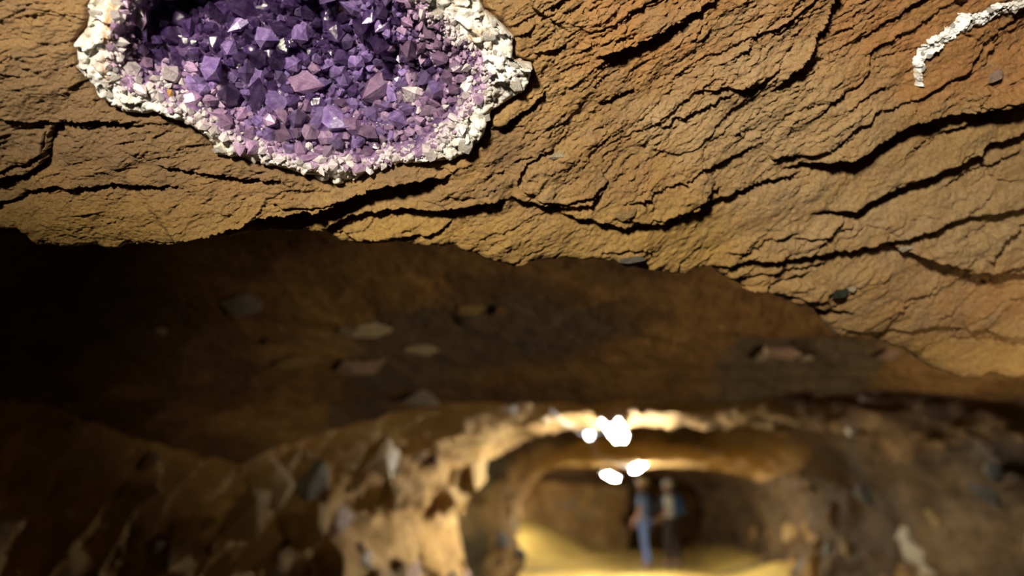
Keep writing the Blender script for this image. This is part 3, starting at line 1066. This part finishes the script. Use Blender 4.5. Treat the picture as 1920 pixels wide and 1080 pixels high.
def flake(p, q, w, hgt, ang, mat, name, label, cat, thick=0.006, seed=0):
    d = float(base_d(p, q)) / F
    ax = Vector(_rt) * math.cos(ang) + Vector(_up) * math.sin(ang)
    ax = (ax - Vector(NRM) * ax.dot(Vector(NRM))).normalized()
    rot = Matrix((ax, Vector(NRM).cross(ax), Vector(NRM))).transposed().to_euler()
    return stone_at(name, Vector(on_face(p, q, 0.001)[0]), (w * d, hgt * d, thick), rot, mat, seed, label=label, category=cat)


flake(1185, 481, 26, 8, 0.02, M['slate'], 'stone_chip', 'flat blue-grey stone chip stuck on the lip of the ledge', 'stone', 0.006, 1)
flake(1568, 544, 17, 10, 0.25, M['greenchip'], 'stone_chip', 'dark green stone chip under the layered edges', 'stone', 0.007, 3)
flake(1589, 537, 10, 7, 0.2, M['cream'], 'stone_chip', 'small white stone chip touching the dark green chip', 'stone', 0.006, 4)
flake(1042, 286, 18, 8, 0.3, M['cream'], 'stone_chip', 'small white quartz chip beside the geode above a cracked plate', 'stone', 0.005, 5)
flake(1170, 392, 30, 16, 0.5, M['tan'], 'rock_flake', 'pale leaf-shaped rock flake peeling from the ledge', 'rock', 0.010, 6)
flake(1690, 460, 14, 5, 0.1, M['cream'], 'stone_chip', 'tiny cream stone chip at the head of the dark trench', 'stone', 0.006, 7)
flake(1852, 142, 20, 11, 0.6, M['pinkish'], 'rock_flake', 'pinkish rock flake above the widest dark crack', 'rock', 0.006, 8)

# ---------------------------------------------------------------- stones set in roof and walls
from mathutils.bvhtree import BVHTree


def bvh(o):
    me = o.data
    return BVHTree.FromPolygons([v.co for v in me.vertices], [tuple(p.vertices) for p in me.polygons])


TREES = {n: bvh(bpy.data.objects[n]) for n in ('ceiling', 'wall_left', 'wall_right')}


def hit(px, py, names=('ceiling', 'wall_left', 'wall_right')):
    r = Vector(at(px, py, 1.0) - CAM).normalized()
    best = None
    for n in names:
        loc, nor, i, d = TREES[n].ray_cast(Vector(CAM) + r * 0.95, r)
        if loc is not None and (best is None or d < best[2]):
            best = (loc, nor if nor.dot(r) < 0 else -nor, d)
    return best[0], best[1], (best[2] + 0.95)


def embed(px, py, w, hgt, mat, name, label, cat, seed, group=None, tilt=0.0, thick=0.35, parent=None, lift=0.0):
    loc, nor, d = hit(px, py)
    loc = loc + nor * lift
    r = Vector(at(px, py, 1.0) - CAM).normalized()
    ax = Vector(_rt) * math.cos(tilt) + Vector(_up) * math.sin(tilt)
    ax = (ax - nor * ax.dot(nor)).normalized()
    bx = nor.cross(ax)
    k = d / F
    slant = max(0.3, abs(nor.dot(r)))
    sy = min(hgt * k / slant, 2.2 * w * k)
    rot = Matrix((ax, bx, nor)).transposed().to_euler()
    kw = dict(label=label, category=cat) if not parent else {}
    if group:
        kw['group'] = group
    return stone_at(name, loc, (w * k, sy, max(0.006, thick * min(w, hgt) * k)), rot, mat, seed, parent, **kw)


roofstones = [
    (455, 567, 42, 17, 'greystone', 'dull grey oval stone in the shadowed roof', 0.15),
    (690, 612, 50, 15, 'cream', 'brightest cream oval stone in the shadowed roof', -0.06),
    (552, 677, 46, 10, 'tan', 'long tan stone low in the darkest part of the roof', -0.08),
    (682, 682, 48, 18, 'pinkish', 'broad pinkish stone directly below the cream oval stone', -0.05),
    (793, 653, 32, 9, 'cream', 'slim pale bar-shaped stone beside the broad pinkish stone', 0.08),
    (788, 742, 40, 16, 'greystone', 'grey knobbly stone by the second roof edge', 0.0),
    (882, 578, 32, 10, 'tan', 'small tan stone paired with another under the ledge', 0.05),
    (936, 580, 22, 9, 'brown', 'small brown stone at the end of the tan pair', 0.0),
    (520, 634, 40, 8, 'brown', 'faint brown stone streak in the dark roof', 0.0),
    (1425, 658, 20, 13, 'cream', 'white blob at one end of the long pink roof stone', 0.0),
    (1466, 662, 46, 11, 'pinkish', 'long pinkish stone embedded in the dark roof patch', -0.03),
    (1512, 664, 13, 9, 'cream', 'small white blob at the other end of the pink roof stone', 0.0),
    (1480, 742, 46, 9, 'greystone', 'flat grey stone just above the second roof edge', 0.0),
    (1577, 752, 9, 9, 'pinkish', 'tiny pinkish stone at the second roof edge', 0.0),
    (1622, 744, 10, 9, 'cream', 'tiny cream stone at the second roof edge', 0.0),
    (1664, 662, 20, 8, 'pinkish', 'small pink stone in the shadow below the ledge lip', 0.0),
    (305, 618, 9, 7, 'cream', 'tiny pale stone in the blackest part of the roof', 0.0),
    (140, 797, 10, 9, 'cream', 'lone pale speck of stone in the black corner', 0.0),
]
for i, (x, y, w, hg, mt, lb, tl_) in enumerate(roofstones):
    embed(x, y, w, hg, M[mt], 'roof_stone', lb, 'stone', i, 'pale stones in the roof', tl_, 0.9, None, 0.006)

# rubble of the lamp-lit wall
pal = ['tan'] * 10 + ['ochre'] * 8 + ['brown'] * 3 + ['slate'] * 1 + ['cream'] * 1 + ['pinkish'] * 1


def rubble(parent, n, y0, y1, t0, t1, smin, smax, seed, pal=pal):
    r = np.random.default_rng(seed)
    yy = y0 * (y1 / y0) ** r.random(n); tt = t0 + (t1 - t0) * r.random(n)
    for i in range(n):
        pt = tunnel_surface(np.array([yy[i]]), np.array([tt[i]]))[0, 0] + [0, 0, CAM[2]]
        sz = (smin + (smax - smin) * r.random() ** 2) * (0.75 + 0.1 * yy[i])
        sc3 = sz * (0.6 + 0.7 * r.random(3)); flat = parent is not bpy.data.objects['ceiling']
        sc3[0 if flat else 2] *= 0.65
        rot = (r.random() * 6.28, r.normal() * 0.3, r.normal() * 0.3) if flat else (r.normal() * 0.2, r.normal() * 0.2, r.random() * 6.28)
        o = stone_at('stone', Vector(pt), sc3, rot, M[pal[r.integers(len(pal))]], int(r.integers(12)), parent)


rubble(wall_l, 290, 1.9, 6.40, 1.80, 2.6, 0.035, 0.15, 21)
rubble(wall_l, 24, 8.2, 10.4, 1.8, 2.9, 0.04, 0.10, 22, ['brown', 'tan', 'slate', 'ochre'])
rubble(wall_r, 70, 3.6, 16.0, 0.2, 1.2, 0.05, 0.15, 23, ['brown', 'brown', 'ochre', 'tan', 'slate'])
rubble(bpy.data.objects['ceiling'], 40, 4.2, 10.0, 1.3, 1.7, 0.03, 0.08, 24, ['tan', 'ochre', 'brown', 'cream'])

embed(1697, 999, 13, 13, M['cream'], 'wall_stone', 'small cream stone at the head of the pale wedge', 'stone', 3, 'pale stones on the dim wall')
embed(1716, 1032, 17, 34, M['cream'], 'wall_stone', 'long cream wedge of stone on the dim wall', 'stone', 5, 'pale stones on the dim wall', 0.5, 0.6)
embed(1741, 1070, 16, 18, M['cream'], 'wall_stone', 'cream stone at the foot of the pale wedge', 'stone', 7, 'pale stones on the dim wall')
embed(1752, 980, 10, 24, M['tan'], 'wall_stone', 'upright tan stone sliver above the pale wedge', 'stone', 8, None, 0.2)
embed(1858, 926, 34, 14, M['slate'], 'wall_stone', 'blue-grey stone high on the dim wall', 'stone', 9, None, -0.2)
embed(1330, 848, 16, 9, M['pinkish'], 'wall_stone', 'pinkish white knob on the lit inner roof', 'stone', 2)

# ---------------------------------------------------------------- lamps and cables
def plain(name, c, rough=0.6, **kw):
    t = NT(name)
    co = t.coord()
    col = t.ramp(t.noise(6, 4, 0.6, co), [(0.3, tuple(x * 0.75 for x in c)), (0.7, c)])
    t.principled(col, rough, None, **kw)
    return t.m


def emitter(name, c, s):
    t = NT(name)
    e = t.n('ShaderNodeEmission'); e.inputs[0].default_value = (*c, 1); e.inputs[1].default_value = s
    t.l(e.outputs[0], t.out.inputs[0])
    return t.m


M['metal'] = plain('white_painted_metal', (0.70, 0.70, 0.68), 0.4)
M['plastic'] = plain('grey_plastic', (0.35, 0.35, 0.34), 0.5)
M['cable'] = plain('pale_cable', (0.20, 0.165, 0.12), 0.6)
M['tube'] = emitter('lit_tube', (1.0, 0.93, 0.80), TUBE_STRENGTH)
M['bulb'] = emitter('lit_bulb', (0.95, 0.97, 1.0), BULB_STRENGTH)


def box_bm(bm, mat4, sx, sy, sz, bev=0.0):
    r = bmesh.ops.create_cube(bm, size=1.0, matrix=mat4 @ Matrix.Diagonal((sx, sy, sz, 1)))
    if bev:
        es = list({e for v in r['verts'] for e in v.link_edges})
        bmesh.ops.bevel(bm, geom=es, offset=bev, segments=2, affect='EDGES')


def tube_lamp(a, b, label, nt=2):
    a, b = Vector(a), Vector(b)
    mid = (a + b) / 2
    root = bpy.data.objects.new('fluorescent_lamp', None); C.objects.link(root)
    root.location = mid
    root['label'] = label; root['category'] = 'lamp'; root['group'] = 'tube lamps hung in the tunnel'
    ax = (b - a).normalized(); L = (b - a).length
    side = ax.cross(Vector((0, 0, 1))).normalized(); up = side.cross(ax)
    rot = Matrix((ax, side, up)).transposed().to_4x4()
    bm = bmesh.new(); box_bm(bm, rot @ Matrix.Translation((0, 0, 0.045)), L + 0.06, 0.17, 0.045, 0.008)
    link('housing', bm_mesh('housing', bm), M['metal'], root)
    for k in range(nt):
        o_ = side * (0.032 * (2 * k - 1) if nt == 2 else 0)
        link('tube', tube_mesh('tube', [a - mid + o_, b - mid + o_], 0.014, 12), M['tube'], root)
    for e in (a, b):
        bm = bmesh.new(); box_bm(bm, Matrix.Translation(e - mid) @ rot @ Matrix.Translation((0, 0, 0.01)), 0.018, 0.10, 0.05, 0.004)
        link('end_cap', bm_mesh('end_cap', bm), M['plastic'], root)
        t_, n_, i_, d_ = TREES['ceiling'].ray_cast(e + up * 0.08, Vector((0, 0, 1)))
        top = (t_ if t_ is not None else e + Vector((0, 0, 0.4))) - mid + Vector((0, 0, 0.05))
        link('hanger_wire', tube_mesh('hanger_wire', [e - mid + up * 0.06, top], 0.003, 6), M['plastic'], root)
    return root


tube_lamp(at_y(1144, 793, 5.5), at_y(1163, 826, 6.1), 'largest white tube lamp hanging under the lit roof')
tube_lamp(at_y(1190, 883, 11.6), at_y(1206, 870, 11.1), 'white tube lamp slanting up just above the two people', 2)
tube_lamp(at_y(1134, 889, 13.0), at_y(1154, 899, 13.6), 'farthest small white tube lamp, slanting down', 2)
tube_lamp((-3.35, 16.1, 1.80), (-3.35, 17.1, 1.82), 'unseen fill tube added to brighten the side chamber', 1)  # added fill light, out of view behind the pillar

# bulb under a small shade
bp = Vector(at_y(1105, 812, 6.9))
root = bpy.data.objects.new('bulb_lamp', None); C.objects.link(root); root.location = bp
root['label'] = 'small round bulb lamp with grey shade beside the largest tube lamp'; root['category'] = 'lamp'
prof = [(0.0, 0.10), (0.03, 0.10), (0.035, 0.07), (0.10, 0.02), (0.115, 0.0)]
bm = bmesh.new(); rings = []
for r_, z_ in prof[1:]:
    rings.append([bm.verts.new((r_ * math.cos(k * math.pi / 10), r_ * math.sin(k * math.pi / 10), z_)) for k in range(20)])
for r0, r1 in zip(rings, rings[1:]):
    for k in range(20):
        bm.faces.new((r0[k], r0[(k + 1) % 20], r1[(k + 1) % 20], r1[k]))
bm.faces.new(rings[0])
link('shade', bm_mesh('shade', bm, True), M['metal'], root)
bm = bmesh.new(); bmesh.ops.create_uvsphere(bm, u_segments=16, v_segments=10, radius=0.038, matrix=Matrix.Translation((0, 0, -0.01)) @ Matrix.Diagonal((1, 1, 1.35, 1)))
link('bulb', bm_mesh('bulb', bm, True), M['bulb'], root)
t_, _, _, _ = TREES['ceiling'].ray_cast(bp + Vector((0, 0, 0.12)), Vector((0, 0, 1)))
link('cord', tube_mesh('cord', [(0, 0, 0.1), (0, 0, (t_.z - bp.z if t_ else 0.4) + 0.05)], 0.005, 6), M['plastic'], root)


def cable(pts, rad, label):
    pts = [Vector(p) for p in pts]
    out = []
    for i in range(len(pts) - 1):
        p0, p1, p2, p3 = pts[max(i - 1, 0)], pts[i], pts[i + 1], pts[min(i + 2, len(pts) - 1)]
        for k in range(8):
            t = k / 8
            out.append(0.5 * ((2 * p1) + (-p0 + p2) * t + (2 * p0 - 5 * p1 + 4 * p2 - p3) * t * t + (-p0 + 3 * p1 - 3 * p2 + p3) * t ** 3))
    out.append(pts[-1])
    link('lamp_cable', tube_mesh('lamp_cable', out, rad, 8), M['cable'], label=label, cat='cable')


cable([at_y(1030, 765, 4.6), at_y(1046, 783, 4.9), at_y(1066, 797, 5.6), at_y(1088, 800, 6.3), bp + Vector((-0.05, -0.13, 0.05))], 0.009, 'pale cable running along the roof to the bulb lamp')
cable([bp + Vector((0.03, 0.13, 0.0)), at_y(1113, 838, 7.6), at_y(1128, 860, 8.4), at_y(1156, 870, 9.8), at_y(1186, 877, 11.2)], 0.009, 'sagging pale cable between the bulb lamp and the slanting tube lamp')

# ---------------------------------------------------------------- two people
def skin_figure(name, joints, bones, mat, parent=None, sub=2):
    """joints: key -> ((x, y, z), radius or (rx, ry)); the first is the root"""
    bm = bmesh.new()
    lay = bm.verts.layers.skin.verify()
    vs = {}
    for i, (k, (co, r)) in enumerate(joints.items()):
        v = bm.verts.new(co)
        v[lay].radius = r if isinstance(r, tuple) else (r, r)
        v[lay].use_root = (i == 0)
        vs[k] = v
    for a, b in bones:
        bm.edges.new((vs[a], vs[b]))
    me = bpy.data.meshes.new(name); bm.to_mesh(me); bm.free()
    o = link(name, me, mat, parent)
    md = o.modifiers.new('skin', 'SKIN'); md.use_smooth_shade = True; md.branch_smoothing = 0.4
    o.modifiers.new('smooth', 'SUBSURF').levels = sub
    o.modifiers['smooth'].render_levels = sub
    return o


FLOOR = bvh(bpy.data.objects['floor'])


def person(px, D, turn, height, shirt, trousers, cap, pack, label, arms, stride):
    foot = at_y(px, 1043, D); gl, _, _, _ = FLOOR.ray_cast(Vector((foot[0], D, 2.0)), Vector((0, 0, -1))); foot = Vector((foot[0], D, gl.z - 0.004))
    root = bpy.data.objects.new('person', None); C.objects.link(root)
    root.location = foot; root.rotation_euler = (0, 0, turn); k = height / 1.75
    root.scale = (k, k, k)
    root['label'] = label; root['category'] = 'person'
    skin = plain('skin', (0.52, 0.30, 0.20), 0.55)
    # faces +y; x is the right-hand side
    J = {'pelvis': ((0, 0, 0.95), (0.14, 0.10)), 'waist': ((0, 0.01, 1.10), (0.135, 0.095)), 'chest': ((0, 0.0, 1.30), (0.155, 0.11)),
         'collar': ((0, -0.01, 1.44), (0.10, 0.075)), 'neck': ((0, 0.01, 1.51), 0.055), 'jaw': ((0, 0.03, 1.57), (0.062, 0.075)),
         'brow': ((0, 0.02, 1.66), (0.075, 0.092)), 'crown': ((0, 0.005, 1.73), (0.055, 0.068))}
    B = [('pelvis', 'waist'), ('waist', 'chest'), ('chest', 'collar'), ('collar', 'neck'), ('neck', 'jaw'), ('jaw', 'brow'), ('brow', 'crown')]
    shirtJ = {n: (J[n][0], tuple(x + 0.014 for x in J[n][1])) for n in ('waist', 'chest', 'collar')}
    shirtJ['hem'] = ((0, 0, 0.93), (0.155, 0.115))
    shirtJ = {n: shirtJ[n] for n in ('chest', 'waist', 'hem', 'collar')}
    shirtB = [('chest', 'waist'), ('waist', 'hem'), ('chest', 'collar')]
    trJ = {'seat': ((0, 0, 0.96), (0.145, 0.108))}; trB = []
    for s_, sg, arm, st in (('r', 1, arms[0], stride), ('l', -1, arms[1], -stride)):
        sh = Vector((0.175 * sg, -0.005, 1.40))
        el = sh + Vector((0.05 * sg, arm[0], -0.28)); wr = el + Vector((-0.02 * sg, arm[1], arm[2]))
        d = (wr - el).normalized(); pm = wr + d * 0.06
        J.update({'sh' + s_: (sh, 0.058), 'el' + s_: (el, 0.042), 'wr' + s_: (wr, 0.027), 'pm' + s_: (pm, (0.036, 0.018))})
        B += [('collar', 'sh' + s_), ('sh' + s_, 'el' + s_), ('el' + s_, 'wr' + s_), ('wr' + s_, 'pm' + s_)]
        y_ax = Vector((0, 1, 0)); wide = (y_ax - d * y_ax.dot(d)).normalized(); inn = d.cross(wide) * sg
        for f in range(4):
            root_f = pm + wide * (0.030 - 0.02 * f) + d * 0.025
            ln = (0.066, 0.075, 0.070, 0.055)[f]
            J['f%d%s' % (f, s_)] = (root_f, 0.009)
            m_ = root_f + d * ln * 0.55 + inn * 0.008
            J['g%d%s' % (f, s_)] = (m_, 0.0085)
            J['h%d%s' % (f, s_)] = (m_ + d * ln * 0.4 + inn * 0.022, 0.007)
            B += [('pm' + s_, 'f%d%s' % (f, s_)), ('f%d%s' % (f, s_), 'g%d%s' % (f, s_)), ('g%d%s' % (f, s_), 'h%d%s' % (f, s_))]
        th = wr + d * 0.025 + wide * 0.03
        J['th' + s_] = (th, 0.011); J['ti' + s_] = (th + d * 0.045 + wide * 0.02 + inn * 0.012, 0.009)
        B += [('wr' + s_, 'th' + s_), ('th' + s_, 'ti' + s_)]
        shirtJ['sh' + s_] = (sh, 0.074); shirtJ['sl' + s_] = (sh.lerp(el, 0.75), 0.064)
        shirtB += [('collar', 'sh' + s_), ('sh' + s_, 'sl' + s_)]
        hp = Vector((0.095 * sg, 0, 0.90)); kn_ = Vector((0.105 * sg, 0.02 + st * 0.6, 0.49)); an = Vector((0.11 * sg, -0.03 + st, 0.085))
        J.update({'hp' + s_: (hp, 0.085), 'kn' + s_: (kn_, 0.055), 'cf' + s_: (kn_.lerp(an, 0.3) + Vector((0, -0.015, 0)), 0.054), 'an' + s_: (an, 0.038), 'to' + s_: (an + Vector((0, 0.15, -0.045)), (0.04, 0.025))})
        B += [('pelvis', 'hp' + s_), ('hp' + s_, 'kn' + s_), ('kn' + s_, 'cf' + s_), ('cf' + s_, 'an' + s_), ('an' + s_, 'to' + s_)]
        trJ.update({'hp' + s_: (hp, 0.102), 'kn' + s_: (kn_, 0.075), 'an' + s_: (an + Vector((0, 0, 0.0)), 0.066)})
        trB += [('seat', 'hp' + s_), ('hp' + s_, 'kn' + s_), ('kn' + s_, 'an' + s_)]
        bm = bmesh.new()
        box_bm(bm, Matrix.Translation(an + Vector((0, 0.055, -0.04))), 0.095, 0.27, 0.075, 0.028)
        link('shoe', bm_mesh('shoe', bm, True), plain('shoe_leather', (0.05, 0.045, 0.04), 0.6), root)
    skin_figure('body', J, B, skin, root)
    skin_figure('shirt', shirtJ, shirtB, shirt, root)
    skin_figure('trousers', trJ, trB, trousers, root)
    # face
    bm = bmesh.new()
    pr = [(-0.014, 0.105, 1.60), (0.014, 0.105, 1.60), (0, 0.14, 1.607), (0, 0.10, 1.65), (-0.01, 0.09, 1.63), (0.01, 0.09, 1.63)]
    link('nose', hull_mesh('nose', pr), skin, root); bm.free()
    for sg in (1, -1):
        bm = bmesh.new(); bmesh.ops.create_uvsphere(bm, u_segments=10, v_segments=8, radius=0.012, matrix=Matrix.Translation((0.03 * sg, 0.098, 1.648)))
        link('eye', bm_mesh('eye', bm, True), plain('eye_white', (0.6, 0.6, 0.58), 0.3), root)
        bm = bmesh.new(); bmesh.ops.create_uvsphere(bm, u_segments=10, v_segments=8, radius=0.03, matrix=Matrix.Translation((0.082 * sg, 0.005, 1.63)) @ Matrix.Diagonal((0.35, 0.65, 1.05, 1)))
        link('ear', bm_mesh('ear', bm, True), skin, root)
    bm = bmesh.new(); bmesh.ops.create_uvsphere(bm, u_segments=10, v_segments=6, radius=0.022, matrix=Matrix.Translation((0, 0.098, 1.575)) @ Matrix.Diagonal((1, 0.35, 0.3, 1)))
    link('mouth', bm_mesh('mouth', bm, True), plain('lips', (0.42, 0.18, 0.14), 0.5), root)
    # hair and cap
    bm = bmesh.new(); bmesh.ops.create_uvsphere(bm, u_segments=20, v_segments=14, radius=0.1, matrix=Matrix.Translation((0, -0.012, 1.655)) @ Matrix.Diagonal((0.92, 1.08, 1.05, 1)))
    bmesh.ops.delete(bm, geom=[v for v in bm.verts if v.co.z < 1.60 or (v.co.y > 0.05 and v.co.z < 1.68)], context='VERTS')
    link('hair', bm_mesh('hair', bm, True), plain('grey_hair', (0.30, 0.27, 0.23), 0.7), root)
    bm = bmesh.new(); bmesh.ops.create_uvsphere(bm, u_segments=24, v_segments=14, radius=0.118, matrix=Matrix.Translation((0, 0.0, 1.675)) @ Matrix.Diagonal((0.95, 1.12, 1.0, 1)))
    bmesh.ops.delete(bm, geom=[v for v in bm.verts if v.co.z < 1.672], context='VERTS')
    bmesh.ops.solidify(bm, geom=bm.faces, thickness=0.006)
    helm = link('helmet', bm_mesh('helmet', bm, True), cap, root)
    bm = bmesh.new(); bmesh.ops.create_circle(bm, cap_ends=True, segments=24, radius=0.125, matrix=Matrix.Translation((0, 0.045, 1.676)) @ Matrix.Diagonal((0.95, 1.15, 1, 1)))
    bmesh.ops.solidify(bm, geom=bm.faces, thickness=0.008)
    link('brim', bm_mesh('brim', bm), cap, helm)
    # rucksack with pocket and straps
    bm = bmesh.new(); box_bm(bm, Matrix.Translation((0, -0.205, 1.24)), 0.29, 0.17, 0.44, 0.06)
    rs = link('rucksack', bm_mesh('rucksack', bm, True), pack, root)
    bm = bmesh.new(); box_bm(bm, Matrix.Translation((0, -0.30, 1.14)), 0.21, 0.06, 0.19, 0.025)
    link('pocket', bm_mesh('pocket', bm, True), pack, rs)
    for sg in (1, -1):
        link('strap', tube_mesh('strap', [(0.09 * sg, -0.14, 1.42), (0.10 * sg, -0.06, 1.50), (0.11 * sg, 0.05, 1.49), (0.12 * sg, 0.135, 1.36), (0.13 * sg, 0.13, 1.20), (0.15 * sg, 0.02, 1.08), (0.12 * sg, -0.13, 1.05)], 0.018, 8), pack, rs)
    return root


person(1212, 15.6, math.radians(72), 1.82, plain('blue_shirt', (0.20, 0.32, 0.66), 0.8), plain('blue_jeans', (0.13, 0.20, 0.42), 0.85), plain('cream_helmet', (0.85, 0.83, 0.60), 0.4), plain('black_nylon', (0.02, 0.02, 0.025), 0.6),
       'person in blue shirt and jeans with cream helmet and black rucksack', ((0.03, 0.20, -0.14), (0.02, 0.12, -0.20)), 0.06)
person(1262, 16.0, math.radians(68), 1.76, plain('white_shirt', (0.80, 0.85, 0.85), 0.8), plain('dark_trousers', (0.035, 0.022, 0.02), 0.85), plain('grey_helmet', (0.66, 0.72, 0.70), 0.4), plain('navy_nylon', (0.03, 0.09, 0.20), 0.6),
       'person in white shirt and dark trousers with navy rucksack', ((0.03, 0.17, -0.16), (0.02, 0.18, -0.14)), -0.07)
